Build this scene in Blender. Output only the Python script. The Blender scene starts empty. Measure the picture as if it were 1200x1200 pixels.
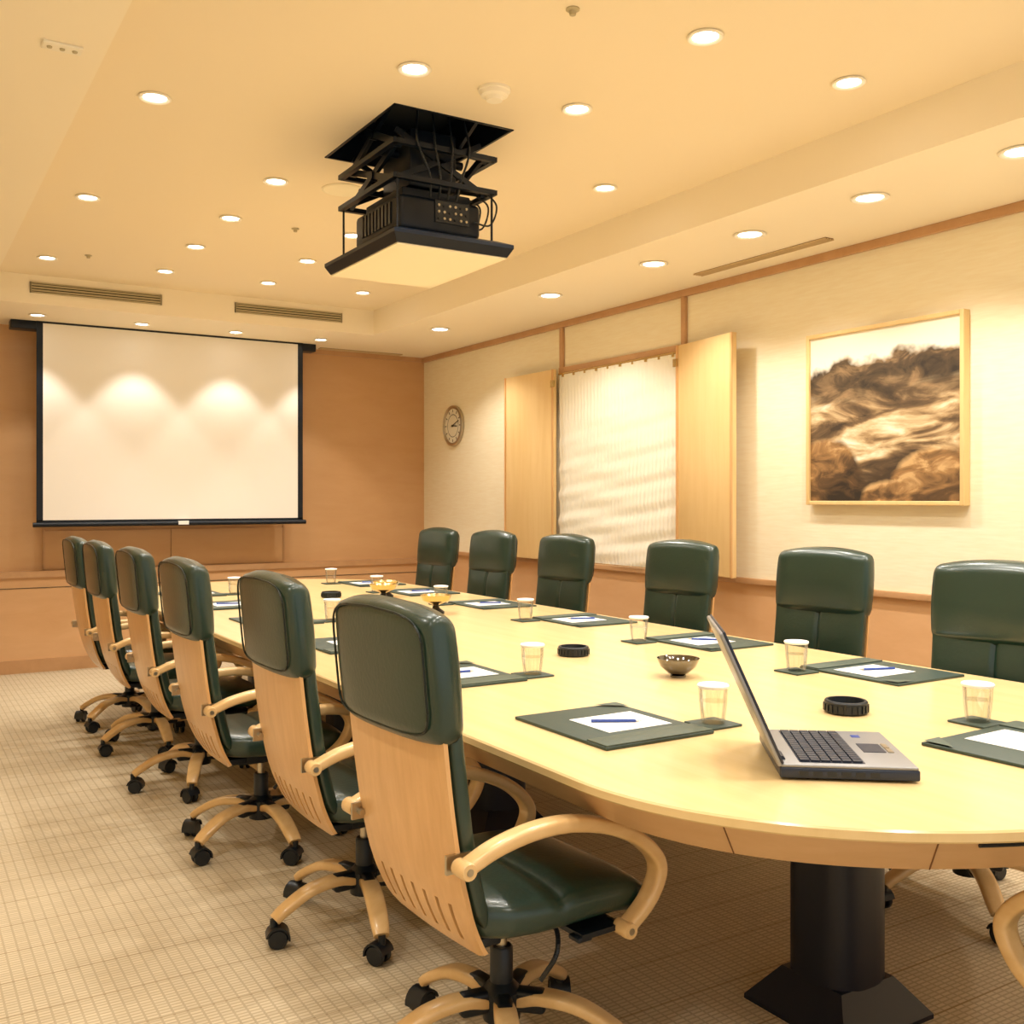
import bpy, bmesh, math, random
from mathutils import Vector, Matrix
random.seed(3)
C=bpy.context.scene.collection
pi=math.pi
# ---------------------------------------------------------------- materials
def s2l(c):
    return tuple(((x/255)/12.92 if x/255<=0.04045 else ((x/255+0.055)/1.055)**2.4) for x in c)
def newmat(name):
    m=bpy.data.materials.new(name); m.use_nodes=True
    nt=m.node_tree; b=nt.nodes['Principled BSDF']
    return m,nt,b
def plain(name,col,rough=.5,metal=0,bump=0,bscale=200,spec=.5,coat=0,emis=None,estr=0):
    m,nt,b=newmat(name)
    b.inputs['Base Color'].default_value=(*s2l(col),1)
    b.inputs['Roughness'].default_value=rough
    b.inputs['Metallic'].default_value=metal
    b.inputs['Specular IOR Level'].default_value=spec
    b.inputs['Coat Weight'].default_value=coat
    b.inputs['Coat Roughness'].default_value=.2
    if emis:
        b.inputs['Emission Color'].default_value=(*s2l(emis),1)
        b.inputs['Emission Strength'].default_value=estr
    tc=nt.nodes.new('ShaderNodeTexCoord')
    n=nt.nodes.new('ShaderNodeTexNoise'); n.inputs['Scale'].default_value=bscale
    nt.links.new(tc.outputs['Object'],n.inputs['Vector'])
    if bump:
        bp=nt.nodes.new('ShaderNodeBump'); bp.inputs['Strength'].default_value=bump; bp.inputs['Distance'].default_value=.002
        nt.links.new(n.outputs['Fac'],bp.inputs['Height']); nt.links.new(bp.outputs['Normal'],b.inputs['Normal'])
    return m
def wood(name,c1,c2,scale=(1,1,1),rough=.35,k=6,coat=0,spec=.5,lowk=0.25):
    m,nt,b=newmat(name); N=nt.nodes; L=nt.links
    tc=N.new('ShaderNodeTexCoord'); mp=N.new('ShaderNodeMapping'); mp.inputs['Scale'].default_value=scale
    L.new(tc.outputs['Object'],mp.inputs['Vector'])
    n=N.new('ShaderNodeTexNoise'); n.inputs['Scale'].default_value=k; n.inputs['Detail'].default_value=8; n.inputs['Roughness'].default_value=.65; n.inputs['Distortion'].default_value=.4
    L.new(mp.outputs['Vector'],n.inputs['Vector'])
    n2=N.new('ShaderNodeTexNoise'); n2.inputs['Scale'].default_value=lowk*k; n2.inputs['Detail'].default_value=2
    L.new(mp.outputs['Vector'],n2.inputs['Vector'])
    mx=N.new('ShaderNodeMix'); mx.inputs['Factor'].default_value=.4
    L.new(n.outputs['Fac'],mx.inputs[2]); L.new(n2.outputs['Fac'],mx.inputs[3])
    r=N.new('ShaderNodeValToRGB'); r.color_ramp.elements[0].position=.35; r.color_ramp.elements[1].position=.65
    r.color_ramp.elements[0].color=(*s2l(c2),1); r.color_ramp.elements[1].color=(*s2l(c1),1)
    L.new(mx.outputs[0],r.inputs['Fac']); L.new(r.outputs['Color'],b.inputs['Base Color'])
    b.inputs['Roughness'].default_value=rough; b.inputs['Coat Weight'].default_value=coat; b.inputs['Coat Roughness'].default_value=.15
    b.inputs['Specular IOR Level'].default_value=spec
    return m
M={}
M['ceil']=plain('ceiling_soffit_lit',(250,238,214),.85,bump=.05)  # soffit catching more light than the tray, put into its colour
M['ceil2']=plain('ceiling_tray_shaded',(245,230,201),.85,bump=.05)  # same ceiling, its shade beside the soffit edge put into the colour
def wallcloth():
    m,nt,b=newmat('wall_cloth'); N=nt.nodes; L=nt.links
    tc=N.new('ShaderNodeTexCoord'); mp=N.new('ShaderNodeMapping'); mp.inputs['Scale'].default_value=(3,3,30)
    L.new(tc.outputs['Object'],mp.inputs['Vector'])
    n=N.new('ShaderNodeTexNoise'); n.inputs['Scale'].default_value=3; n.inputs['Detail'].default_value=6
    L.new(mp.outputs['Vector'],n.inputs['Vector'])
    r=N.new('ShaderNodeValToRGB'); r.color_ramp.elements[0].position=.3; r.color_ramp.elements[1].position=.7
    r.color_ramp.elements[0].color=(*s2l((247,234,202)),1); r.color_ramp.elements[1].color=(*s2l((252,242,214)),1)
    L.new(n.outputs['Fac'],r.inputs['Fac']); L.new(r.outputs['Color'],b.inputs['Base Color'])
    bp=N.new('ShaderNodeBump'); bp.inputs['Strength'].default_value=.12; bp.inputs['Distance'].default_value=.003
    L.new(n.outputs['Fac'],bp.inputs['Height']); L.new(bp.outputs['Normal'],b.inputs['Normal'])
    b.inputs['Roughness'].default_value=.85
    return m
M['wallc']=wallcloth()
def carpet():
    m,nt,b=newmat('carpet'); N=nt.nodes; L=nt.links
    tc=N.new('ShaderNodeTexCoord')
    br=N.new('ShaderNodeTexBrick'); br.offset=.5
    br.inputs['Scale'].default_value=1; br.inputs['Brick Width'].default_value=60; br.inputs['Row Height'].default_value=.21
    br.inputs['Mortar Size'].default_value=.004; br.inputs['Mortar Smooth'].default_value=.6
    br.inputs['Color1'].default_value=(*s2l((220,204,174)),1); br.inputs['Color2'].default_value=(*s2l((220,204,174)),1)
    br.inputs['Mortar'].default_value=(*s2l((192,172,140)),1)
    # slightly wandering rows, so the lines break up like woven carpet
    nzv=N.new('ShaderNodeTexNoise'); nzv.inputs['Scale'].default_value=1.3; nzv.inputs['Detail'].default_value=1
    L.new(tc.outputs['Object'],nzv.inputs['Vector'])
    L.new(tc.outputs['Object'],br.inputs['Vector'])
    ck=N.new('ShaderNodeTexBrick'); ck.inputs['Scale'].default_value=1; ck.inputs['Brick Width'].default_value=.034; ck.inputs['Row Height'].default_value=.016; ck.offset=0
    ck.inputs['Mortar Size'].default_value=.0032
    ck.inputs['Color1'].default_value=(1,1,1,1); ck.inputs['Color2'].default_value=(.86,.85,.83,1); ck.inputs['Mortar'].default_value=(.60,.56,.52,1)
    L.new(tc.outputs['Object'],ck.inputs['Vector'])
    nz=N.new('ShaderNodeTexNoise'); nz.inputs['Scale'].default_value=90; nz.inputs['Detail'].default_value=4
    L.new(tc.outputs['Object'],nz.inputs['Vector'])
    mx=N.new('ShaderNodeMix'); mx.data_type='RGBA'; mx.blend_type='MULTIPLY'; mx.inputs['Factor'].default_value=.7
    L.new(br.outputs['Color'],mx.inputs[6]); L.new(ck.outputs['Color'],mx.inputs[7])
    L.new(mx.outputs[2],b.inputs['Base Color'])
    b.inputs['Roughness'].default_value=1; b.inputs['Specular IOR Level'].default_value=.0
    bp=N.new('ShaderNodeBump'); bp.inputs['Strength'].default_value=.5; bp.inputs['Distance'].default_value=.004
    ad=N.new('ShaderNodeMath'); ad.operation='ADD'; L.new(nz.outputs['Fac'],ad.inputs[0]); L.new(ck.outputs['Fac'],ad.inputs[1])
    L.new(ad.outputs[0],bp.inputs['Height']); L.new(bp.outputs['Normal'],b.inputs['Normal'])
    return m
M['carpet']=carpet()
M['wallwood']=wood('wall_veneer',(212,169,122),(205,160,112),(.8,.8,3),.4,3)
M['wallwood2']=wood('wainscot_veneer',(224,180,134),(215,169,122),(.8,.8,3),.22,3)
M['trim']=wood('trim_wood',(204,160,116),(190,146,102),(1,1,1),.4,8)
M['maple']=wood('shutter_maple',(240,208,150),(233,198,136),(6,6,.6),.35,4)
M['tabtop']=wood('table_veneer',(241,212,158),(233,202,144),(6,.5,1),.24,3,coat=.2)
M['taprn']=wood('table_apron_veneer',(216,174,126),(206,162,112),(1.5,1.5,6),.3,4,coat=.2)
M['beech']=wood('chair_beech',(230,182,124),(215,165,106),(8,8,1.2),.3,5,coat=.3)
M['beecharm']=wood('arm_beech',(236,198,142),(225,184,124),(2,6,6),.28,6,coat=.4)
M['leather']=plain('green_leather',(20,50,40),.34,bump=.3,bscale=90,spec=.6,coat=.4)
M['piping']=plain('leather_piping',(12,28,24),.45)
M['black']=plain('black_plastic',(14,22,30),.38)
M['navy']=plain('dark_metal',(10,20,32),.4,spec=.35)
M['steel']=plain('brushed_steel',(190,180,160),.3,1)
M['chrome']=plain('dark_chrome',(120,116,110),.1,1)
M['gold']=plain('brass',(205,178,122),.25,1)
M['screen']=plain('screen_fabric',(248,243,236),.8)
M['white']=plain('paper_white',(248,246,242),.6)
M['folder']=plain('folder_leather',(54,70,62),.5,bump=.2,bscale=150)
M['folder2']=plain('folder_leather_light',(76,88,76),.5,bump=.2,bscale=150)
M['blue']=plain('pen_blue',(40,70,150),.3)
M['column']=plain('column_black',(8,15,34),.4)
M['ventm']=plain('vent_metal',(186,172,136),.5)
M['ventd']=plain('vent_dark',(74,66,48),.7)
M['slot']=plain('slot_wood',(210,184,140),.6)
M['seam']=plain('seam_dark',(120,80,44),.7)
M['fixt']=plain('fixture_white',(248,240,222),.5)
M['lamp']=plain('lamp_glow',(255,250,235),.5,emis=(255,251,240),estr=14)
M['pane']=plain('pane_added_glow',(255,255,255),.5,emis=(255,248,230),estr=.55)  # glow added behind the curtain to brighten it, no daylight source known
M['lapsil']=plain('laptop_silver',(150,150,152),.35,.4)
M['lapdark']=plain('laptop_dark',(30,40,60),.35)
M['key']=plain('laptop_keys',(24,32,50),.45)
M['lcd']=plain('laptop_lcd',(20,24,34),.12)
M['linen']=plain('panel_cream',(250,240,212),.7)
M['clockf']=plain('clock_face',(238,232,212),.5)
def curtmat():
    m,nt,b=newmat('curtain_cloth'); N=nt.nodes; L=nt.links
    b.inputs['Base Color'].default_value=(*s2l((252,248,234)),1); b.inputs['Roughness'].default_value=.9
    t=N.new('ShaderNodeBsdfTranslucent'); t.inputs['Color'].default_value=(*s2l((250,242,222)),1)
    nz=N.new('ShaderNodeTexNoise'); nz.inputs['Scale'].default_value=40
    mr=N.new('ShaderNodeMapRange'); mr.inputs['To Min'].default_value=.22; mr.inputs['To Max'].default_value=.30; L.new(nz.outputs['Fac'],mr.inputs['Value'])
    mx=N.new('ShaderNodeMixShader'); L.new(mr.outputs[0],mx.inputs[0]); L.new(b.outputs[0],mx.inputs[1]); L.new(t.outputs[0],mx.inputs[2])
    L.new(mx.outputs[0],N['Material Output'].inputs[0]); return m
M['curtain']=curtmat()
def glassmat():
    m=bpy.data.materials.new('clear_glass'); m.use_nodes=True; nt=m.node_tree; N=nt.nodes; L=nt.links
    for n in list(N): N.remove(n)
    o=N.new('ShaderNodeOutputMaterial'); mx=N.new('ShaderNodeMixShader'); t=N.new('ShaderNodeBsdfTransparent'); g=N.new('ShaderNodeBsdfGlossy')
    t.inputs['Color'].default_value=(.91,.92,.90,1); g.inputs['Roughness'].default_value=.03; g.inputs['Color'].default_value=(1,1,1,1)
    lw=N.new('ShaderNodeLayerWeight'); lw.inputs['Blend'].default_value=.28
    mu=N.new('ShaderNodeMath'); mu.operation='MULTIPLY_ADD'; mu.inputs[1].default_value=.6; mu.inputs[2].default_value=.05
    L.new(lw.outputs['Fresnel'],mu.inputs[0])
    L.new(mu.outputs[0],mx.inputs[0]); L.new(t.outputs[0],mx.inputs[1]); L.new(g.outputs[0],mx.inputs[2]); L.new(mx.outputs[0],o.inputs[0])
    return m
M['glass']=glassmat()
# ---------------------------------------------------------------- mesh helpers
def obj(name,me,parent=None,loc=None,rot=None):
    o=bpy.data.objects.new(name,me); C.objects.link(o)
    if parent: o.parent=parent
    if loc: o.location=loc
    if rot: o.rotation_euler=rot
    return o
def empty(name,loc=(0,0,0),rot=0):
    e=bpy.data.objects.new(name,None); C.objects.link(e); e.location=loc; e.rotation_euler=(0,0,rot); e.empty_display_size=.1
    return e
def fin(bm,name,mats,smooth=None):
    bmesh.ops.recalc_face_normals(bm,faces=bm.faces)
    me=bpy.data.meshes.new(name); bm.to_mesh(me); bm.free()
    for m in (mats if isinstance(mats,list) else [mats]): me.materials.append(m)
    if smooth:
        for p in me.polygons: p.use_smooth=True
        me.set_sharp_from_angle(angle=math.radians(smooth))
    return me
def addbox(bm,x0,x1,y0,y1,z0,z1,mi=0,bev=0,rot=None):
    vs=[bm.verts.new((x,y,z)) for x in (x0,x1) for y in (y0,y1) for z in (z0,z1)]
    f=[(0,1,3,2),(4,6,7,5),(0,4,5,1),(2,3,7,6),(0,2,6,4),(1,5,7,3)]
    fs=[bm.faces.new([vs[i] for i in q]) for q in f]
    for q in fs: q.material_index=mi
    bmesh.ops.recalc_face_normals(bm,faces=fs)
    if bev:
        es=list({e for q in fs for e in q.edges})
        r=bmesh.ops.bevel(bm,geom=es,offset=bev,segments=3,profile=.5,affect='EDGES')
        vs=list({v for q in r['faces'] for v in q.verts}|{v for v in vs if v.is_valid})
        for q in r['faces']: q.material_index=mi
    if rot is not None:
        bmesh.ops.transform(bm,matrix=rot,verts=vs)
    return vs
def box(name,x0,x1,y0,y1,z0,z1,mat,parent=None,bev=0):
    bm=bmesh.new(); addbox(bm,x0,x1,y0,y1,z0,z1,0,bev)
    return obj(name,fin(bm,name,mat,40 if bev else None),parent)
def boxes(name,lst,mats,parent=None,bev=0):
    bm=bmesh.new()
    for b in lst: addbox(bm,*b[:6],b[6] if len(b)>6 else 0,bev)
    return obj(name,fin(bm,name,mats,40 if bev else None),parent)
def lathe(bm,prof,seg=32,mi=0,mat=None,close=True):
    rings=[]
    for r,z in prof:
        if r<1e-6: rings.append([bm.verts.new((0,0,z))])
        else: rings.append([bm.verts.new((r*math.cos(2*pi*i/seg),r*math.sin(2*pi*i/seg),z)) for i in range(seg)])
    fs=[]
    for a,b in zip(rings[:-1],rings[1:]):
        for i in range(seg):
            j=(i+1)%seg
            if len(a)==1 and len(b)==1: continue
            if len(a)==1: fs.append(bm.faces.new((a[0],b[i],b[j])))
            elif len(b)==1: fs.append(bm.faces.new((a[i],a[j],b[0])))
            else: fs.append(bm.faces.new((a[i],a[j],b[j],b[i])))
    for q in fs: q.material_index=mi
    vs=[v for r in rings for v in r]
    if mat is not None: bmesh.ops.transform(bm,matrix=mat,verts=vs)
    return vs
def cyl(bm,p0,p1,r,seg=16,mi=0,r2=None):
    p0=Vector(p0);p1=Vector(p1);d=p1-p0; L=d.length
    q=Vector((0,0,1)).rotation_difference(d).to_matrix().to_4x4()
    r2=r if r2 is None else r2
    lathe(bm,[(0,0),(r,0),(r2,L),(0,L)],seg,mi,Matrix.Translation(p0)@q)
def loft(bm,rings,mi=0,cap=True):
    R=[[bm.verts.new(p) for p in r] for r in rings]; n=len(R[0])
    for a,b in zip(R[:-1],R[1:]):
        for i in range(n):
            j=(i+1)%n; f=bm.faces.new((a[i],a[j],b[j],b[i])); f.material_index=mi
    if cap:
        for r in (R[0],R[-1]):
            f=bm.faces.new(r); f.material_index=mi
    return R
def sup(n,p):
    out=[]
    for i in range(n):
        a=2*pi*(i+.5)/n; c=math.cos(a); s=math.sin(a)
        out.append((math.copysign(abs(c)**(2/p),c),math.copysign(abs(s)**(2/p),s)))
    return out
def supu(n,p):
    """superellipse ring with evenly spread points (interpolated)"""
    S=sup(2000,p); L=[0]
    for i in range(2000):
        a=S[i];b=S[(i+1)%2000]; L.append(L[-1]+math.hypot(a[0]-b[0],(a[1]-b[1])*.15))
    out=[];k=0
    for i in range(n):
        t=L[-1]*(i+.5)/n
        while L[k+1]<t: k+=1
        f=(t-L[k])/(L[k+1]-L[k]); a=S[k%2000]; b=S[(k+1)%2000]
        out.append((a[0]+(b[0]-a[0])*f,a[1]+(b[1]-a[1])*f))
    return out
def cr(pts,k=8):
    P=[Vector(p) for p in pts]; P=[2*P[0]-P[1]]+P+[2*P[-1]-P[-2]]; out=[]
    for i in range(1,len(P)-2):
        for s in range(k):
            t=s/k; a,b,c,d=P[i-1:i+3]
            out.append(.5*((2*b)+(c-a)*t+(2*a-5*b+4*c-d)*t*t+(3*b-a-3*c+d)*t**3))
    out.append(P[-2]); return out
def sweep_xz(bm,pts,y,wy,th,mi=0,n=16,p=4,k=8,wfun=None):
    P=cr([(a,0,b) for a,b in pts],k); S=sup(n,p); rings=[]
    m=len(P)
    for i,q in enumerate(P):
        t=(P[min(i+1,m-1)]-P[max(i-1,0)]).normalized(); nn=Vector((-t.z,0,t.x))
        w,h=(wy,th) if not wfun else wfun(i/(m-1))
        rings.append([(q.x+nn.x*b*h/2, y+a*w/2, q.z+nn.z*b*h/2) for a,b in S])
    loft(bm,rings,mi)
# ---------------------------------------------------------------- room
X0,X1,Y0,Y1=-.9,4.4,-1.6,8.73
HS,HT=2.7,2.9
box('floor',X0-.1,X1+.3,Y0,Y1+.1,-.1,0,M['carpet'])
TX0,TX1,TY0,TY1=.57,3.42,-.4,7.7
hx0,hx1,hy0,hy1=1.695,2.245,3.62,4.36
boxes('ceiling',[
 (X0-.1,TX0,Y0,Y1+.1,HS,HS+.5),(TX1,X1+.3,Y0,Y1+.1,HS,HS+.5),(TX0,TX1,TY1,Y1+.1,HS,HS+.5),(TX0,TX1,Y0,TY0,HS,HS+.5),
 (TX0,hx0,TY0,TY1,HT,HT+.3,1),(hx1,TX1,TY0,TY1,HT,HT+.3,1),(hx0,hx1,TY0,hy0,HT,HT+.3,1),(hx0,hx1,hy1,TY1,HT,HT+.3,1)],[M['ceil'],M['ceil2']])
boxes('wall_back',[(X0-.1,X1+.3,Y1,Y1+.12,.0,HS,0)],[M['wallwood']])
boxes('trim_back_wainscot',[(X0,X1,Y1-.03,Y1,.1,.74,0),(X0,X1,Y1-.05,Y1,.74,.79,1),(X0,X1,Y1-.045,Y1,.0,.1,1),(X0,X1,Y1-.034,Y1-.03,.655,.66,2)],[M['wallwood2'],M['trim'],M['ventd']])
boxes('trim_back_cabinet_doors',[(1.07,2.03,Y1-.015,Y1,.80,1.10,0),(2.035,3.0,Y1-.015,Y1,.80,1.10,0),(1.055,1.07,Y1-.02,Y1,.80,1.12,1),(3.0,3.015,Y1-.02,Y1,.80,1.12,1)],[M['wallwood'],M['trim']])
boxes('trim_back_ceiling',[(3.2,X1-.02,Y1-.02,Y1,2.66,2.7,0)],[M['trim']])
box('wall_left',X0-.12,X0,Y0,Y1,0,HS,M['wallc'])
wy0,wy1,wz0,wz1=5.0,6.36,.87,2.33
boxes('wall_right',[(X1,X1+.2,Y0,wy0,.86,HS),(X1,X1+.2,wy1,Y1,.86,HS),(X1,X1+.2,wy0,wy1,wz1,HS),(X1,X1+.2,Y0,Y1,0,.87,1)],[M['wallc'],M['wallwood2']])
boxes('trim_right_rail',[(X1-.025,X1,Y0,Y1-.05,.845,.88)],[M['trim']],bev=.004)
boxes('baseboard_right',[(X1-.02,X1,Y0,Y1-.05,0,.1)],[M['trim']],bev=.004)
boxes('trim_right_ceiling',[(X1-.03,X1,Y0,Y1,2.655,2.7)],[M['trim']],bev=.004)
boxes('trim_window_surround',[(X1-.025,X1,6.36,6.40,2.33,2.655),(X1-.025,X1,4.97,5.01,2.33,2.655),(X1-.03,X1,4.97,6.40,2.30,2.35),
  (X1-.02,X1+.1,6.36,6.40,.88,2.30),(X1-.02,X1+.1,4.97,5.01,.88,2.30)],[M['trim']],bev=.003)
win=empty('window_1')
boxes('window_frame',[(X1+.15,X1+.19,wy0,wy1,wz0,wz0+.05),(X1+.15,X1+.19,wy0,wy1,wz1-.05,wz1),(X1+.15,X1+.19,wy0,wy0+.05,wz0,wz1),(X1+.15,X1+.19,wy1-.05,wy1,wz0,wz1)],M['maple'],win)
box('window_pane',X1+.19,X1+.2,wy0,wy1,wz0,wz1,M['pane'],win)
def curtain():
    bm=bmesh.new(); ny,nz=300,110; g=[]
    y0,y1=5.0,6.385; xb=X1-.036
    for j in range(nz+1):
        row=[]; tz=j/nz
        for i in range(ny+1):
            ty=i/ny; y=y0+ty*(y1-y0); z=wz0+.02+tz*(wz1-wz0-.055)
            x=xb+.0030*math.sin(ty*2*pi*34+.8*math.sin(tz*3))+.001*math.sin(ty*93+tz*4)
            x+=(.008*math.sin(tz*46+1.6*math.sin(ty*5.2)+ty*3)+.004*math.sin(tz*90+ty*11))*(1-tz)
            row.append(bm.verts.new((x,y,z)))
        g.append(row)
    for j in range(nz):
        for i in range(ny): bm.faces.new((g[j][i],g[j][i+1],g[j+1][i+1],g[j+1][i]))
    e=empty('window_curtain'); obj('curtain_fabric',fin(bm,'curtain_fabric',M['curtain'],80),e)
    bm=bmesh.new(); cyl(bm,(xb,5.0,wz1-.03),(xb,6.385,wz1-.03),.008)
    for k in range(10): addbox(bm,xb-.006,xb+.006,5.06+k*.14,5.08+k*.14,wz1-.055,wz1-.032)
    obj('curtain_rail',fin(bm,'curtain_rail',M['gold'],40),e)
curtain()
def shutter(name,y,width,ang,side,xo=.045):
    e=empty(name,(X1-xo,y,0)); e.rotation_euler=(0,0,ang)
    a,b=(0,side*width); lo,hi=min(a,b),max(a,b)
    z0,z1=.885,2.335
    boxes('panel',[(-.03,0,lo,hi,z0,z1,0)],[M['maple']],e,bev=.004)
    boxes('edging',[(-.036,-.03,hi-.02,hi,z0,z1),(-.036,-.03,lo,lo+.02,z0,z1)],[M['beech']],e)
    boxes('hinges',[(-.045,-.03,-.02*1,.02,zz,zz+.05) for zz in (1.0,2.2)],[M['gold']],e)
shutter('window_shutter',6.39,.69,math.radians(1),1,.055)
shutter('window_shutter',4.99,.60,math.radians(-8),-1)
# ---------------------------------------------------------------- projection screen
sc=empty('projection_screen')
SY=8.48; SF=SY-.06
boxes('casing',[(.8,3.2,SY-.05,SY+.08,2.635,2.701)],[M['navy']],sc,bev=.008)
boxes('side_borders',[(.975,1.02,SF,SF+.006,1.18,2.69),(3.03,3.075,SF,SF+.006,1.18,2.69),(.975,3.075,SF,SF+.006,1.165,1.19),(.975,3.075,SF,SF+.006,2.685,2.7)],[M['navy']],sc)
box('surface',1.02,3.03,SF+.001,SF+.005,1.19,2.685,M['screen'],sc)
bm=bmesh.new(); cyl(bm,(.95,SF,1.155),(3.10,SF,1.155),.018); addbox(bm,2.02,2.10,SF-.03,SF+.0,1.145,1.175,1)
obj('weight_bar',fin(bm,'weight_bar',[M['navy'],M['white']],40),sc)
# ---------------------------------------------------------------- vents
def vent_y(name,x0,x1,z0,z1,y):
    e=empty(name)
    L=[(x0,x1,y-.012,y-.004,z0,z0+.008),(x0,x1,y-.012,y-.004,z1-.008,z1),(x0,x0+.01,y-.012,y-.004,z0,z1),(x1-.01,x1,y-.012,y-.004,z0,z1)]
    for k in range(1,4):
        z=z0+(z1-z0)*k/4; L.append((x0,x1,y-.012,y-.004,z-.005,z+.005))
    boxes('louvres',L,[M['ventm']],e); box('duct',x0,x1,y-.004,y,z0,z1,M['ventd'],e)
vent_y('air_vent',.85,1.73,2.775,2.85,7.7)
vent_y('air_vent',2.27,3.14,2.775,2.85,7.7)
def vent_z(name,x0,x1,y0,y1,z,alongy=True):
    e=empty(name); L=[]
    n=3
    for k in range(n+1):
        if alongy:
            x=x0+(x1-x0)*k/n; L.append((x-.004,x+.004,y0,y1,z-.01,z-.003))
        else:
            y=y0+(y1-y0)*k/n; L.append((x0,x1,y-.004,y+.004,z-.01,z-.003))
    boxes('louvres',L,[M['slot']],e); box('duct',x0,x1,y0,y1,z-.003,z,M['seam'],e)
vent_z('ceiling_slot_vent',4.12,4.18,3.6,4.6,HS)
vent_z('ceiling_slot_vent',3.3,4.1,8.58,8.64,HS,False)
# ---------------------------------------------------------------- downlights
bm=bmesh.new(); lathe(bm,[(.040,-.001),(.058,-.001),(.062,-.006),(.058,-.010),(.048,-.008),(.042,-.003)],28)
ring_me=fin(bm,'downlight_ring',M['fixt'],50)
bm=bmesh.new(); lathe(bm,[(0,-.004),(.043,-.004),(.043,-.002),(0,-.002)],28)
lens_me=fin(bm,'downlight_lens',M['lamp'])
WARM=(1,.955,.875)
def downlight(x,y,z,w=30,s=1,ang=115,blend=.7):
    e=empty('ceiling_downlight',(x,y,z)); e.scale=(s,s,1)
    obj('trim_ring',ring_me,e); obj('lens',lens_me,e)
    l=bpy.data.lights.new('downlight_bulb','SPOT'); l.energy=w; l.color=WARM; l.spot_size=math.radians(ang); l.spot_blend=blend; l.shadow_soft_size=.045
    o=bpy.data.objects.new('bulb',l); C.objects.link(o); o.parent=e; o.location=(0,0,-.05)
W=33
for x,y in [(2.335,2.55),(3.045,2.55),(1.62,3.29),(2.335,3.29),(.885,4.05),(3.045,4.05),(1.62,4.81),(.885,5.57),(1.62,5.57),(2.335,5.56),(1.62,6.31),(2.335,6.31),(.885,7.1),(1.62,7.1),(2.335,7.1),(3.045,7.06),
            (.885,2.55),(.885,1.1),(1.62,1.8),(2.335,1.1),(3.045,1.0),(1.62,.3)]:  # this row is out of view, added to light the near end
    downlight(x,y,HT,W)
for y in [-.2,.8,1.6,2.31,3.02,3.76,4.52,5.58,7.15]: downlight(3.745,y,HS,W,1.35)  # nearest ones are out of view, added as fill
for x in (.95,1.68,2.41,3.13): downlight(x,8.14,HS,17,ang=85,blend=.35)
for y in (.6,2.2): downlight(-.2,y,HS,W)  # unseen lamps over the left side, added as fill light
def disc(name,x,y,z,prof,mat,parts=None):
    e=empty(name,(x,y,z)); bm=bmesh.new(); lathe(bm,prof,28); obj('body',fin(bm,'body',mat,40),e)
    return e
e=disc('smoke_detector',1.96,3.30,HT,[(0,-.045),(.03,-.045),(.036,-.03),(.052,-.026),(.056,-.012),(.062,-.01),(.062,0),(0,0)],M['fixt'])
disc('ceiling_speaker',1.95,4.77,HT,[(0,-.004),(.085,-.004),(.095,-.008),(.105,-.004),(.105,0),(0,0)],M['linen'])
for x,y in ((2.0,5.6),(1.85,2.63),(1.1,6.9)):
    disc('sprinkler_head',x,y,HT,[(0,-.02),(.01,-.02),(.012,-.008),(.022,-.004),(.022,-.0005),(0,-.0005)],M['ventm'])
e=empty('ceiling_sensor',(.45,3.28,HS)); boxes('plate',[(-.055,.055,-.028,.028,-.008,0)],[M['fixt']],e,bev=.003)
bm=bmesh.new()
for k in (-.035,0,.035): lathe(bm,[(0,-.013),(.007,-.012),(.008,-.008)],12,0,Matrix.Translation((k,0,0)))
obj('lenses',fin(bm,'lenses',M['ventm']),e)
# ---------------------------------------------------------------- projector on ceiling lift
pr=empty('ceiling_projector_lift')
boxes('shaft_lining',[(hx0,hx0+.01,hy0,hy1,HT-.004,3.2),(hx1-.01,hx1,hy0,hy1,HT-.004,3.2),(hx0,hx1,hy0,hy0+.01,HT-.004,3.2),(hx0,hx1,hy1-.01,hy1,HT-.004,3.2),(hx0,hx1,hy0,hy1,3.1,3.12)],[M['navy']],pr)
pz0=2.365
def frustum(bm,x0,x1,y0,y1,z0,z1,ins,mi):
    a=[bm.verts.new(p) for p in [(x0+ins,y0+ins,z0),(x1-ins,y0+ins,z0),(x1-ins,y1-ins,z0),(x0+ins,y1-ins,z0)]]
    b=[bm.verts.new(p) for p in [(x0,y0,z1),(x1,y0,z1),(x1,y1,z1),(x0,y1,z1)]]
    for i in range(4):
        f=bm.faces.new((a[i],a[(i+1)%4],b[(i+1)%4],b[i])); f.material_index=mi
    bm.faces.new(a[::-1]).material_index=mi; bm.faces.new(b).material_index=mi
bm=bmesh.new(); frustum(bm,hx0,hx1,hy0,hy1,pz0,pz0+.035,.02,0); addbox(bm,hx0,hx1,hy0,hy1,pz0+.035,pz0+.05,0)
f2=[bm.verts.new(p) for p in [(hx0,hy0,pz0+.05),(hx1,hy0,pz0+.05),(hx1,hy1,pz0+.05),(hx0,hy1,pz0+.05)]]
g2=[bm.verts.new(p) for p in [(hx0+.05,hy0+.05,pz0+.07),(hx1-.05,hy0+.05,pz0+.07),(hx1-.05,hy1-.05,pz0+.07),(hx0+.05,hy1-.05,pz0+.07)]]
for i in range(4): bm.faces.new((f2[i],f2[(i+1)%4],g2[(i+1)%4],g2[i]))
bm.faces.new(g2)
addbox(bm,hx0+.024,hx1-.024,hy0+.024,hy1-.024,pz0-.006,pz0-.0005,1)
obj('flap_panel',fin(bm,'flap_panel',[M['navy'],M['linen']]),pr)
cx,cy=(hx0+hx1)/2,(hy0+hy1)/2
bm=bmesh.new()
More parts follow.
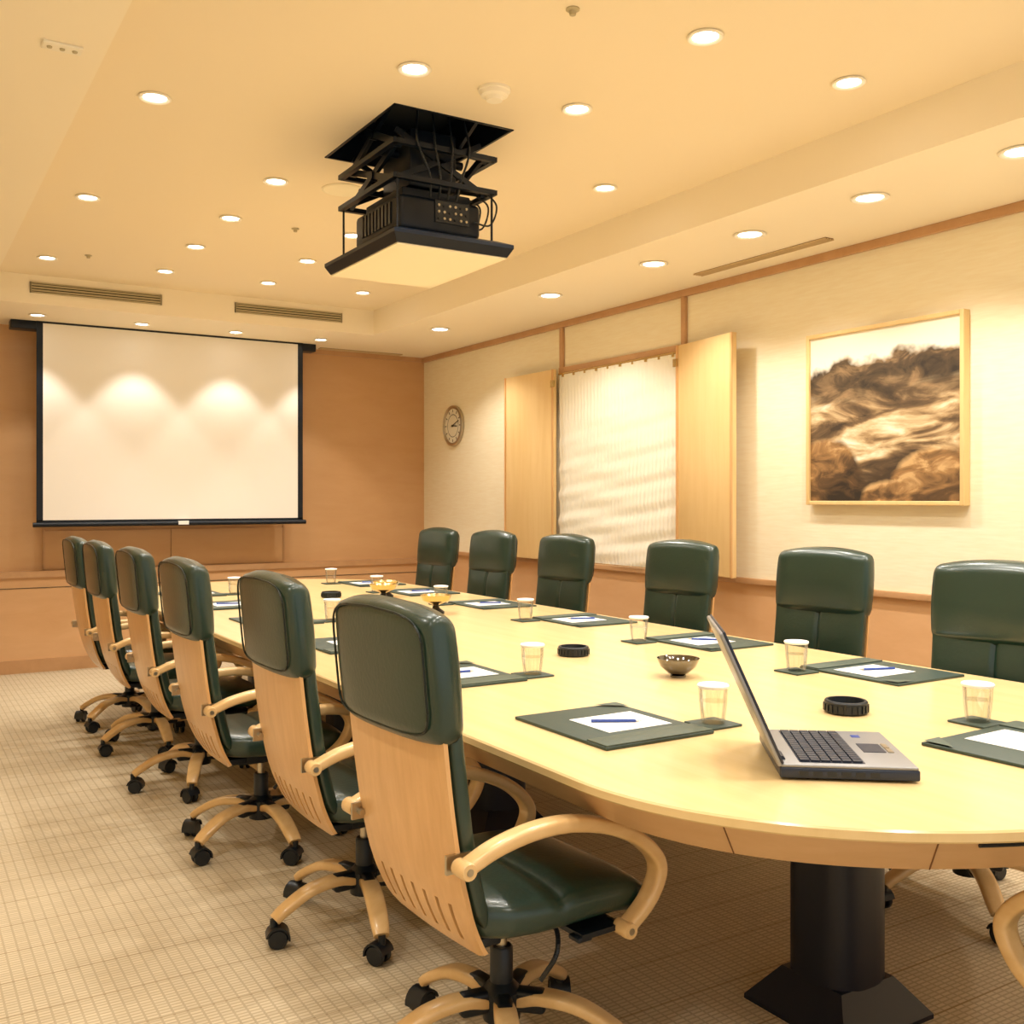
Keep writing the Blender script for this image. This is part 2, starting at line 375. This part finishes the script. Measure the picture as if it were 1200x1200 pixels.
for sx,sy in ((-.22,-.28),(.22,-.28),(-.22,.28),(.22,.28)): cyl(bm,(cx+sx,cy+sy,pz0+.04),(cx+sx,cy+sy,2.66),.005,8)
for z in (2.64,2.78):
    for sy in (-.28,.28): addbox(bm,cx-.23,cx+.23,cy+sy-.012,cy+sy+.012,z,z+.02)
    for sx in (-.23,.23): addbox(bm,cx+sx-.012,cx+sx+.012,cy-.29,cy+.29,z,z+.02)
for sx in (-.2,.2):
    for z0,z1 in ((2.65,2.80),(2.80,3.0)):
        for a,b in ((-.24,.22),(.24,-.22)):
            p0=Vector((cx+sx,cy+a,z0)); p1=Vector((cx+sx,cy+b,z1)); d=p1-p0; q=Vector((0,1,0)).rotation_difference(d).to_matrix().to_4x4()
            addbox(bm,-.008,.008,0,d.length,-.014,.014,0,0,Matrix.Translation(p0)@q)
    for yy,zz in ((0,2.725),(0,2.9),(-.24,2.8),(.22,2.8)): cyl(bm,(cx+sx-.015,cy+yy,zz),(cx+sx+.015,cy+yy,zz),.02,12)
for sy in (-.22,.22):
    for a,b in ((-.2,.2),(.2,-.2)):
        p0=Vector((cx+a,cy+sy,2.66)); p1=Vector((cx+b,cy+sy,2.86)); d=p1-p0; q=Vector((1,0,0)).rotation_difference(d).to_matrix().to_4x4()
        addbox(bm,0,d.length,-.006,.006,-.012,.012,0,0,Matrix.Translation(p0)@q)
cyl(bm,(cx-.2,cy-.05,2.82),(cx+.2,cy-.05,2.82),.018,14); addbox(bm,cx-.11,cx+.11,cy-.17,cy+.1,2.66,2.90,0,.008)
cyl(bm,(cx-.2,cy+.15,2.70),(cx+.2,cy+.15,2.70),.012,14)
obj('scissor_lift',fin(bm,'scissor_lift',M['navy'],30),pr)
bm=bmesh.new()
for k in range(4):
    yy=cy-.25+.07*k; pts=cr([(cx+.2,yy,2.66),(cx+.25,yy-.02,2.60+.01*k),(cx+.23,yy,2.52),(cx+.15,yy,2.52)],6)
    for a,b in zip(pts[:-1],pts[1:]): cyl(bm,a,b,.004,6)
for k in range(4):
    pts=cr([(cx-.12+.07*k,cy-.26,2.95),(cx-.14+.08*k,cy-.3,2.80),(cx-.08+.05*k,cy-.29,2.68),(cx-.05+.04*k,cy-.24,2.6)],6)
    for a,b in zip(pts[:-1],pts[1:]): cyl(bm,a,b,.005,6)
obj('cables',fin(bm,'cables',M['black'],40),pr)
bm=bmesh.new()
addbox(bm,cx-.19,cx+.19,cy-.24,cy+.22,2.455,2.60,0,.02)
addbox(bm,cx-.16,cx+.16,cy-.2,cy+.17,2.60,2.64,0,.006)
for k in range(9): addbox(bm,cx-.196,cx-.188,cy-.16+.035*k,cy-.14+.035*k,2.49,2.58,1)
addbox(bm,cx-.03,cx+.13,cy-.246,cy-.238,2.50,2.59,1)
for i in range(6):
    for j in range(3):
        cyl(bm,(cx-.015+i*.026,cy-.251,2.517+j*.027),(cx-.015+i*.026,cy-.244,2.517+j*.027),.0055,10,2 if (i+j)%3 else 1)
for sx in (-.12,.12): addbox(bm,cx+sx-.03,cx+sx+.03,cy-.1,cy+.1,2.425,2.46,0,.01)
cyl(bm,(cx,cy+.2,2.535),(cx,cy+.26,2.535),.045,24,1)
obj('projector_body',fin(bm,'projector_body',[M['navy'],M['black'],M['steel'],M['white']],40),pr)
# ---------------------------------------------------------------- conference table
tb=empty('conference_table')
TCX,TA,YN,YF,TB=2.25,.97,1.8,6.75,.8
def outline(ins,n=64):
    a=TA-ins; b=TB-ins; P=[]
    for i in range(n+1):
        t=pi+pi*i/n; P.append((TCX+a*math.cos(t),YN+b*math.sin(t)))
    for i in range(n+1):
        t=pi*i/n; P.append((TCX+a*math.cos(t),YF+b*math.sin(t)))
    return P
bm=bmesh.new()
lv=[(.004,.716),(0,.720),(0,.736),(.004,.740)]
loft(bm,[[(x,y,z) for x,y in outline(i)] for i,z in lv])
obj('tabletop',fin(bm,'tabletop',[M['tabtop']],30),tb)
bm=bmesh.new()
loft(bm,[[(x,y,z) for x,y in outline(i)] for i,z in [(.03,.7165),(.03,.708),(.085,.640),(.11,.636)]])
obj('apron',fin(bm,'apron',M['taprn'],30),tb)
def ell(t,ins): return Vector((TCX+(TA-ins)*math.cos(t),YN+(TB-ins)*math.sin(t),0))
bm=bmesh.new()
for deg in (205,232,256,276,300):
    t=math.radians(deg); a=ell(t,.0295);a.z=.708; b=ell(t,.0845);b.z=.640
    cyl(bm,a,b,.0015,6)
obj('apron_joints',fin(bm,'apron_joints',M['seam']),tb)
bm=bmesh.new()
for k in range(12):
    a=ell(math.radians(237+k*.9),.031);b=ell(math.radians(237+(k+1)*.9),.031);a.z=b.z=.703; cyl(bm,a,b,.004,6)
obj('drawer_slit',fin(bm,'drawer_slit',M['black']),tb)
def column(y,x=2.15):
    bm=bmesh.new()
    S=sup(40,3.2)
    loft(bm,[[(x+a*w,y+b*w,z) for a,b in S] for w,z in [(.105,.06),(.105,.60),(.16,.64)]])
    S=[(1,1),(-1,1),(-1,-1),(1,-1)]
    loft(bm,[[(x+a*w,y+b*w,z) for a,b in S] for w,z in [(.17,0),(.17,.012),(.10,.10)]])
    obj('pedestal',fin(bm,'pedestal',M['column'],35),tb)
for y in (1.84,3.6,5.2,6.6): column(y)
# ---------------------------------------------------------------- office chair meshes
def shell_x(z):
    pts=[(.30,-.14),(.36,-.19),(.42,-.225),(.50,-.253),(.60,-.275),(.70,-.29),(.80,-.302),(.90,-.312),(1.0,-.322),(1.2,-.34)]
    for (z0,x0),(z1,x1) in zip(pts[:-1],pts[1:]):
        if z<=z1: 
            t=(z-z0)/(z1-z0); return x0+(x1-x0)*t
    return pts[-1][1]
def sm_x(z): return (shell_x(max(.33,z-.03))+shell_x(z)+shell_x(z+.03))/3
HB,HH=.835,.275
def build_chair_meshes():
    R={}
    bm=bmesh.new(); ny=67; nz=60; g=[]; g2=[]
    for j in range(nz+1):
        z=.36+(1.0-.36)*j/nz; row=[]; row2=[]
        hw=.222 if z>.5 else .222-.012*((.5-z)/.14)
        for i in range(ny+1):
            u=-1+2*i/ny; y=u*hw
            zz=z
            if j<3: zz=z+.012*(3-j)/3*max(0,abs(u)-.85)/.15
            x=sm_x(zz)+.22*y*y
            row.append(bm.verts.new((x,y,zz))); row2.append(bm.verts.new((x+.010,y,zz+.002)))
        g.append(row); g2.append(row2)
    slots=set()
    for k in (-3,-2,-1,0,1,2,3): slots|={33+k*8,34+k*8}
    keep=[[not(i in slots and .395<.36+(1.0-.36)*(j+.5)/nz<.475) for i in range(ny)] for j in range(nz)]
    def kp(j,i): return 0<=j<nz and 0<=i<ny and keep[j][i]
    for j in range(nz):
        for i in range(ny):
            if not keep[j][i]: continue
            bm.faces.new((g[j][i],g[j][i+1],g[j+1][i+1],g[j+1][i]))
            bm.faces.new((g2[j][i],g2[j+1][i],g2[j+1][i+1],g2[j][i+1]))
            for (dj,di),(p,q) in {(-1,0):((j,i),(j,i+1)),(1,0):((j+1,i),(j+1,i+1)),(0,-1):((j,i),(j+1,i)),(0,1):((j,i+1),(j+1,i+1))}.items():
                if not kp(j+dj,i+di): bm.faces.new((g[p[0]][p[1]],g[q[0]][q[1]],g2[q[0]][q[1]],g2[p[0]][p[1]]))
    bmesh.ops.delete(bm,geom=[v for v in bm.verts if not v.link_faces],context='VERTS')
    R['back_shell']=fin(bm,'back_shell',M['beech'],35)
    bm=bmesh.new(); S=supu(160,5); rings=[]
    n=60
    for j in range(n+1):
        z=.43+(.98-.43)*j/n; f=min(1,(j+.6)/5)**.5
        puff=.014*math.sin(pi*min(1,max(0,(z-.45)/.20)))*(z<.65)+.012*math.sin(pi*min(1,max(0,(z-.65)/.2)))*(z>=.65)
        ring=[]
        for a,b in S:
            y=a*.222*(.9+.1*f); x=sm_x(z)+.22*y*y+.036+b*(.024*f)
            if b>0: x+= puff*(1-abs(a)**4) - .012*math.exp(-(y/.009)**2)
            ring.append((x,y,z))
        rings.append(ring)
    loft(bm,rings)
    R['back_cushion']=fin(bm,'back_cushion',M['leather'],60)
    bm=bmesh.new(); S=supu(90,4.2); rings=[]; n=34
    for j in range(n+1):
        t=j/n; z=HB+HH*t
        e=1.0
        if t<.14: e=math.sqrt(max(0,1-(1-t/.14)**2))*.85+.15
        if t>.86: e=math.sqrt(max(0,1-((t-.86)/.14)**2))*.96+.04
        hw=.228+.008*math.sin(pi*t); ring=[]
        th=.046*(e); hwe=hw*(.94+.06*e)
        for a,b in S:
            y=a*hwe
            zz=z+.024*(1-(abs(a))**2.2)*max(0,(t-.3)/.7)
            if t<.2: zz-=0.008*(1-abs(a)**4)*(1-t/.2)
            x=sm_x(z)+.016+.22*y*y+b*th
            x+=max(0,b)*(.016*(1-abs(a)**3)*math.sin(pi*t)+.008)*e
            ring.append((x,y,zz))
        rings.append(ring)
    loft(bm,rings)
    R['headrest']=fin(bm,'headrest',M['leather'],85)
    bm=bmesh.new(); P=[]
    for k in range(48):
        a=2*pi*k/48; c,s=math.cos(a),math.sin(a)
        y=math.copysign(abs(c)**.3,c)*.213; t=.5+math.copysign(abs(s)**.3,s)*.44
        z=HB+HH*t; zz=z+.022*(1-(abs(y)/.23)**2.2)*max(0,(t-.3)/.7)
        P.append(Vector((sm_x(z)+.22*y*y-.026,y,zz)))
    for k in range(48): cyl(bm,P[k],P[(k+1)%48],.003,6)
    R['headrest_piping']=fin(bm,'headrest_piping',M['piping'],60)
    bm=bmesh.new(); n=34; S=supu(90,4.5); rings=[]
    for j in range(n+1):
        t=j/n; x=-.205+.485*t
        e=1
        if t<.08: e=.6+.4*math.sqrt(1-(1-t/.08)**2)
        if t>.86: e=.12+.88*math.sqrt(max(0,1-((t-.86)/.14)**2))
        zc=.430-.028*max(0,(t-.6)/.4)**2+.01*max(0,(.3-t)/.3)
        ring=[]
        for a,b in S:
            y=a*.245*(.93+.07*math.sin(pi*t))*(.9+.1*e)
            if t<.15: y*=.86+.14*t/.15
            z=zc+b*.047*e
            if b>0: z+=.010*(1-abs(a)**2)*math.sin(pi*t)-.012*math.exp(-((t-.42)/.025)**2)
            ring.append((x,y,z))
        rings.append(ring)
    loft(bm,rings)
    R['seat_cushion']=fin(bm,'seat_cushion',M['leather'],60)
    bm=bmesh.new()
    addbox(bm,-.12,.14,-.10,.10,.335,.39,0,.012)
    addbox(bm,-.17,-.10,-.15,.15,.355,.38,0,.006)
    lathe(bm,[(0,.10),(.045,.10),(.048,.12),(.048,.17),(.034,.185),(.028,.19),(.028,.27),(.024,.275),(0,.275)],24)
    lathe(bm,[(0,.27),(.014,.27),(.014,.345),(0,.345)],20,1)
    pts=cr([(.04,-.09,.36),(.05,-.15,.355),(.03,-.18,.31),(.0,-.16,.25)],6)
    for a,b in zip(pts[:-1],pts[1:]): cyl(bm,a,b,.006,8)
    cyl(bm,(.06,-.1,.365),(.06,-.22,.36),.006,8); addbox(bm,.04,.08,-.25,-.21,.354,.366,0,.004)
    R['tilt_mechanism']=fin(bm,'tilt_mechanism',[M['black'],M['steel']],40)
    bm=bmesh.new(); bk=bmesh.new()
    def merge(dst,tmp):
        me=bpy.data.meshes.new('t'); tmp.to_mesh(me); tmp.free(); dst.from_mesh(me); bpy.data.meshes.remove(me)
    for k in range(5):
        tmp=bmesh.new()
        sweep_xz(tmp,[(.035,.145),(.10,.158),(.19,.145),(.27,.105),(.302,.082)],0,.05,.03,0,16,3.5,6,lambda t:(.046+.012*math.sin(pi*t),.034-.006*t))
        bmesh.ops.transform(tmp,matrix=Matrix.Rotation(2*pi*k/5+.35,4,'Z'),verts=tmp.verts)
        merge(bm,tmp)
    R['star_base']=fin(bm,'star_base',M['beecharm'],45)
    for k in range(5):
        a=2*pi*k/5+.35; rot=Matrix.Rotation(a,4,'Z')
        tmp=bmesh.new()
        ra=Matrix.Translation((.305,0,0))@Matrix.Rotation(.6+k*1.1,4,'Z')
        cyl(tmp,(0,0,.055),(0,0,.085),.011,10)
        for s in (-1,1):
            lathe(tmp,[(0,-.009),(.026,-.009),(.030,-.005),(.030,.005),(.026,.009),(0,.009)],20,0,Matrix.Translation((.012,s*.016,.030))@Matrix.Rotation(pi/2,4,'X'))
        rings=[]
        for q in range(9):
            an=math.radians(-10+q*22); rings.append([(.012+rr*math.cos(an),yy,.030+rr*math.sin(an)) for rr,yy in ((.037,-.027),(.037,.027),(.031,.027),(.031,-.027))])
        loft(tmp,rings)
        bmesh.ops.transform(tmp,matrix=rot@ra,verts=tmp.verts)
        merge(bk,tmp)
        tmp=bmesh.new(); addbox(tmp,.03,.11,-.022,.022,.122,.176,0,.012); bmesh.ops.transform(tmp,matrix=rot,verts=tmp.verts)
        merge(bk,tmp)
    R['casters']=fin(bk,'casters',M['black'],40)
    for nm,s in (('arm_left',1),('arm_right',-1)):
        bm=bmesh.new()
        path=[(-.270,.590),(-.19,.620),(-.09,.637),(.01,.634),(.12,.606),(.215,.555),(.265,.49),(.235,.42),(.165,.365)]
        sweep_xz(bm,path,s*.262,.044,.030,0,20,4,8,lambda t:(.044+.008*math.sin(pi*t),.030+.004*math.sin(pi*t)))
        for (x,z) in (path[0],path[-1]): lathe(bm,[(0,-.024),(.017,-.024),(.019,-.02),(.019,.02),(.017,.024),(0,.024)],20,0,Matrix.Translation((x,s*.262,z))@Matrix.Rotation(pi/2,4,'X'))
        for (x,z) in (path[0],path[-1]): cyl(bm,(x,s*.2,z),(x,s*.2875,z),.008,12,1)
        addbox(bm,-.29,-.23,s*.222-.004,s*.222+.004,.57,.61,1)
        addbox(bm,.05,.17,min(s*.1,s*.25),max(s*.1,s*.25),.36,.372,2)
        R[nm]=fin(bm,nm,[M['beecharm'],M['steel'],M['black']],45)
    return R
CH=build_chair_meshes()
def chair(x,y,deg,baserot=0):
    e=empty('office_chair',(x,y,0),math.radians(deg))
    for k,me in CH.items():
        o=obj(k,me,e)
        if k in('star_base','casters'): o.rotation_euler=(0,0,math.radians(baserot))
for i,(x,y,a) in enumerate([(1.267,2.10,3),(1.30,3.0,0),(1.26,3.92,0),(1.275,4.87,0),(1.265,5.75,0),(1.26,6.44,0)]): chair(x,y,a,[5,20,40,12,33,50][i])
for i,(x,y,a) in enumerate([(3.08,2.09,193),(3.33,3.12,190),(3.34,4.11,188),(3.34,5.20,187),(3.34,6.10,187),(3.34,6.93,187)]): chair(x,y,a,[18,33,8,50,22,41][i])
chair(2.19,.955,88,10)
# ---------------------------------------------------------------- tabletop items
ZT=.7405
bmx=bmesh.new(); addbox(bmx,-.175,.175,-.21,.21,0,.008,0,.002); addbox(bmx,-.172,.172,-.207,-.125,.008,.012,1,.001)
v=[bmx.verts.new(p) for p in [(.172,.205,.0125),(.172,.14,.0125),(.09,.205,.0125)]]; f=bmx.faces.new(v); f.material_index=1
folder_me=fin(bmx,'folder_cover',[M['folder'],M['folder2']],30)
bmx=bmesh.new(); addbox(bmx,-.075,.135,-.09,.09,0.0085,.0095); paper_me=fin(bmx,'paper',M['white'])
bmx=bmesh.new(); cyl(bmx,(-.045,.03,.014),(.06,-.03,.014),.0042,8); cyl(bmx,(.06,-.03,.014),(.075,-.038,.014),.0042,8,1,.001)
pen_me=fin(bmx,'pen',[M['blue'],M['steel']],40)
bmx=bmesh.new(); addbox(bmx,-.055,.055,-.055,.055,0,.006,0,.002); coaster_me=fin(bmx,'coaster',M['folder'],30)
def folder(x,y,deg,pr=0):
    e=empty('writing_folder',(x,y,ZT),math.radians(deg)); obj('cover',folder_me,e); obj('paper',paper_me,e)
    obj('pen_body',pen_me,e,rot=(0,0,math.radians(pr)))
bmx=bmesh.new(); lathe(bmx,[(.031,.004),(.035,.03),(.038,.06),(.040,.10)],32); lathe(bmx,[(0,.004),(.031,.004)],32); lathe(bmx,[(0,.062),(.0375,.062)],32); glass_me=fin(bmx,'glass_body',M['glass'],40)
bmx=bmesh.new(); lathe(bmx,[(.041,.098),(.0425,.101),(.043,.104),(.041,.107),(.012,.110),(0,.111)],28); lid_me=fin(bmx,'paper_lid',M['white'],40)
def glass(x,y,deg=0):
    e=empty('drink_coaster',(x,y,ZT),math.radians(deg)); obj('pad',coaster_me,e)
    e=empty('water_glass',(x,y,ZT+.003)); obj('glass_body',glass_me,e); obj('paper_lid',lid_me,e)
for k,y in enumerate((2.18,3.08,3.97,4.93,5.80,6.6)):
    folder(1.66,y,0,[0,20,-10,15,5,0][k]); glass(1.905,y-.13,0)
for k,y in enumerate((2.36,3.24,4.14,5.05,5.95,6.75)):
    folder(2.98,y,180,[10,-15,5,0,20,0][k]); glass(2.735,y+.16,0)
folder(2.40,1.44,92,-20); glass(2.53,1.685,0)
def ashtray(x,y):
    e=empty('ashtray',(x,y,ZT)); bm=bmesh.new()
    lathe(bm,[(0,.0),(.056,.0),(.060,.004),(.060,.032),(.057,.036),(.050,.036),(.046,.012),(0,.010)],36)
    obj('dish',fin(bm,'dish',M['black'],35),e)
    bm=bmesh.new()
    for k in range(24):
        a=2*pi*k/24; addbox(bm,.058,.063,-.004,.004,.006,.026,0,0,Matrix.Rotation(a,4,'Z'))
    obj('ribs',fin(bm,'ribs',M['black']),e)
ashtray(2.34,1.97); ashtray(2.29,3.25); ashtray(2.36,5.96)
def bowl(x,y,mat,s=1,nm='metal_bowl',st=.006):
    e=empty(nm,(x,y,ZT)); e.scale=(s,s,s); bm=bmesh.new()
    lathe(bm,[(0,.0),(.026,.0),(.026,.005),(.018,st),(.035,st+.008),(.058,st+.028),(.070,st+.055),(.068,st+.055),(.055,st+.030),(.03,st+.012),(0,st+.010)],36)
    obj('bowl_shell',fin(bm,'bowl_shell',mat,40),e)
bowl(2.32,2.67,M['chrome'],1.05)
def goblet(x,y):
    e=empty('gold_candy_dish',(x,y,ZT)); bm=bmesh.new()
    lathe(bm,[(0,0),(.045,0),(.045,.012),(.02,.03),(.014,.045),(0,.045)],28,1)
    lathe(bm,[(0,.045),(.02,.047),(.07,.07),(.084,.10),(.081,.10),(.065,.073),(0,.052)],36,0)
    obj('dish',fin(bm,'dish',[M['gold'],M['black']],40),e)
goblet(2.50,4.82); goblet(2.55,5.60); goblet(2.66,5.80)
# ---------------------------------------------------------------- laptop
def laptop(x,y,deg):
    e=empty('laptop_computer',(x,y,ZT),math.radians(deg))
    Wd,D=.345,.285
    boxes('base_lower',[(-.01,D-.0,-Wd/2,Wd/2,.004,.028,0)],[M['lapdark']],e,bev=.005)
    boxes('base_upper',[(-.008,D-.003,-Wd/2+.002,Wd/2-.002,.027,.034,0)],[M['lapsil']],e,bev=.003)
    boxes('feet',[(a,a+.02,b,b+.02,0,.005) for a in (.01,.24) for b in (-.15,.13)],[M['black']],e)
    L=[(.035,.175,-.150,.150,.0335,.0350,0)]
    for r in range(6):
        for c in range(15):
            L.append((.038+r*.0225,.038+r*.0225+.019,-.147+c*.0197,-.147+c*.0197+.0165,.035,.039,1))
    boxes('keyboard',L,[M['lapdark'],M['key']],e)
    boxes('touchpad',[(.195,.245,-.045,.035,.034,.0352,0),(.25,.262,-.045,-.007,.034,.036,1),(.25,.262,-.003,.035,.034,.036,1)],[M['lapdark'],M['steel']],e)
    boxes('stickers',[(.20,.22,.10,.125,.034,.0345,0)],[M['blue'],M['white']],e)
    L=[]
    for k in range(6): L.append((.03+.03*k,.05+.03*k,-Wd/2-.001,-Wd/2+.002,.010,.021,0))
    boxes('ports',L,[M['black'],M['steel']],e)
    s=empty('screen_pivot',(0,0,.032)); s.parent=e; s.rotation_euler=(0,math.radians(-24),0)
    boxes('screen_lid',[(-.014,-.004,-Wd/2,Wd/2,.0,.315,0)],[M['lapsil']],s,bev=.004)
    boxes('screen_bezel',[(-.005,.001,-Wd/2,Wd/2,.004,.315,0)],[M['lapdark']],s,bev=.002)
    boxes('screen_display',[(.001,.0018,-.15,.15,.03,.29,0)],[M['lcd']],s)
    bm=bmesh.new(); cyl(bm,(0,-.13,.034),(0,-.08,.034),.008,12); cyl(bm,(0,.08,.034),(0,.13,.034),.008,12); obj('hinges',fin(bm,'hinges',M['lapdark'],40),e)
laptop(1.768,1.70,-38)
# ---------------------------------------------------------------- painting
def artmat():
    m,nt,b=newmat('landscape_painting'); N=nt.nodes; L=nt.links
    def math_(op,a,b_,c=None):
        n=N.new('ShaderNodeMath'); n.operation=op
        for i,v in enumerate((a,b_,c)):
            if v is None: continue
            if isinstance(v,(int,float)): n.inputs[i].default_value=v
            else: L.new(v,n.inputs[i])
        return n.outputs[0]
    def ramp(fac,st):
        r=N.new('ShaderNodeValToRGB'); el=r.color_ramp.elements
        el[0].position=st[0][0]; el[0].color=(*s2l(st[0][1]),1); el[1].position=st[-1][0]; el[1].color=(*s2l(st[-1][1]),1)
        for p,c in st[1:-1]: q=el.new(p); q.color=(*s2l(c),1)
        L.new(fac,r.inputs['Fac']); return r.outputs['Color']
    def rng(v,a,b_):
        r=N.new('ShaderNodeMapRange'); r.inputs['From Min'].default_value=a; r.inputs['From Max'].default_value=b_; L.new(v,r.inputs['Value']); return r.outputs[0]
    def mix(f,a,b_,mode='MIX'):
        x=N.new('ShaderNodeMix'); x.data_type='RGBA'; x.blend_type=mode
        if isinstance(f,(int,float)): x.inputs['Factor'].default_value=f
        else: L.new(f,x.inputs['Factor'])
        for s,v in ((6,a),(7,b_)):
            if isinstance(v,tuple): x.inputs[s].default_value=(*s2l(v),1)
            else: L.new(v,x.inputs[s])
        return x.outputs[2]
    tc=N.new('ShaderNodeTexCoord'); sp=N.new('ShaderNodeSeparateXYZ'); L.new(tc.outputs['Object'],sp.inputs[0]); Z=sp.outputs['Z']; Y=sp.outputs['Y']
    def noise(scale,sc,det,dist=0,rot=0):
        mp=N.new('ShaderNodeMapping'); mp.inputs['Scale'].default_value=sc; mp.inputs['Rotation'].default_value=(rot,0,0); L.new(tc.outputs['Object'],mp.inputs[0])
        n=N.new('ShaderNodeTexNoise'); n.inputs['Scale'].default_value=scale; n.inputs['Detail'].default_value=det; n.inputs['Distortion'].default_value=dist; n.inputs['Roughness'].default_value=.55
        L.new(mp.outputs[0],n.inputs['Vector']); return n.outputs['Fac']
    waves=noise(2.2,(1,1.2,4.5),7,.7,.12)
    sand=ramp(waves,[(.36,(60,46,32)),(.45,(114,90,62)),(.51,(170,140,100)),(.58,(214,188,146)),(.68,(248,236,212))])
    edge=noise(3.2,(1,1,1.2),4)
    fine=noise(6,(1,1,2.0),6,.8)
    zt=math_('MULTIPLY_ADD',edge,.26,Z)
    darkr=ramp(fine,[(.32,(44,35,25)),(.5,(86,68,46)),(.66,(150,120,84))])
    c=mix(rng(zt,.17,.30),sand,darkr)
    c=mix(rng(zt,.40,.43),c,(252,243,224))
    def boulder(c,y0,z0,ry,rz):
        dy=math_('DIVIDE',math_('SUBTRACT',Y,y0),ry); dz=math_('DIVIDE',math_('SUBTRACT',Z,z0),rz)
        d=math_('SQRT',math_('ADD',math_('MULTIPLY',dy,dy),math_('MULTIPLY',dz,dz)),0)
        d=math_('MULTIPLY_ADD',edge,.5,d)
        sh=math_('MULTIPLY_ADD',fine,1.3,math_('MULTIPLY_ADD',dy,.22,math_('MULTIPLY',dz,.30)))
        col=ramp(sh,[(.40,(42,32,22)),(.68,(98,72,44)),(.88,(160,120,74)),(1.0,(206,168,116))])
        return mix(rng(d,1.28,1.16),c,col)
    c=mix(rng(zt,-.12,-.20),c,(66,50,34))
    c=boulder(c,-.02,-.50,.22,.16)
    c=boulder(c,-.36,-.40,.30,.22)
    c=boulder(c,.36,-.36,.28,.24)
    L.new(c,b.inputs['Base Color']); b.inputs['Roughness'].default_value=.6
    return m
pa=empty('framed_painting',(X1,3.455,1.787))
hw,hh=.485,.468
boxes('frame',[(-.05,0,-hw,-hw+.022,-hh,hh),(-.05,0,hw-.022,hw,-hh,hh),(-.05,0,-hw+.022,hw-.022,-hh,-hh+.022),(-.05,0,-hw+.022,hw-.022,hh-.022,hh)],[M['maple']],pa,bev=.003)
box('canvas',-.035,-.005,-hw+.022,hw-.022,-hh+.022,hh-.022,artmat(),pa)
# ---------------------------------------------------------------- wall clock
ck=empty('wall_clock',(X1,8.11,2.015)); ck.rotation_euler=(0,math.radians(-90),0)
bm=bmesh.new(); lathe(bm,[(0,0),(.18,0),(.186,.01),(.182,.03),(.165,.036),(.155,.028),(.155,.02)],48); obj('clock_rim',fin(bm,'clock_rim',M['steel'],40),ck)
bm=bmesh.new(); lathe(bm,[(0,.02),(.156,.02),(.156,.018),(0,.018)],48); obj('clock_dial',fin(bm,'clock_dial',M['clockf']),ck)
bm=bmesh.new()
lathe(bm,[(.098,.021),(.101,.0215),(.104,.021)],48,0)
for k in range(12):
    addbox(bm,.122,.146,-.004,.004,.021,.023,0,0,Matrix.Rotation(2*pi*k/12,4,'Z'))
addbox(bm,-.02,.085,-.005,.005,.025,.027,0,0,Matrix.Rotation(math.radians(-95),4,'Z'))
addbox(bm,-.02,.125,-.004,.004,.028,.030,0,0,Matrix.Rotation(math.radians(-70),4,'Z'))
lathe(bm,[(0,.032),(.01,.032),(.01,.02)],16)
obj('clock_marks',fin(bm,'clock_marks',M['ventd']),ck)
# ---------------------------------------------------------------- world, camera
w=bpy.data.worlds.new('World'); bpy.context.scene.world=w; w.use_nodes=True
w.node_tree.nodes['Background'].inputs[0].default_value=(1,.95,.88,1); w.node_tree.nodes['Background'].inputs[1].default_value=.8
cam=bpy.data.cameras.new('camera'); co=bpy.data.objects.new('camera',cam); C.objects.link(co)
co.location=(0,0,1.35); co.rotation_euler=(pi/2,0,math.radians(-31.7))
cam.sensor_width=36; cam.lens=35.7; cam.shift_y=-.0125; cam.clip_start=.05
bpy.context.scene.camera=co
vs=bpy.context.scene.view_settings; vs.view_transform='Standard'; vs.look='None'; vs.exposure=.18
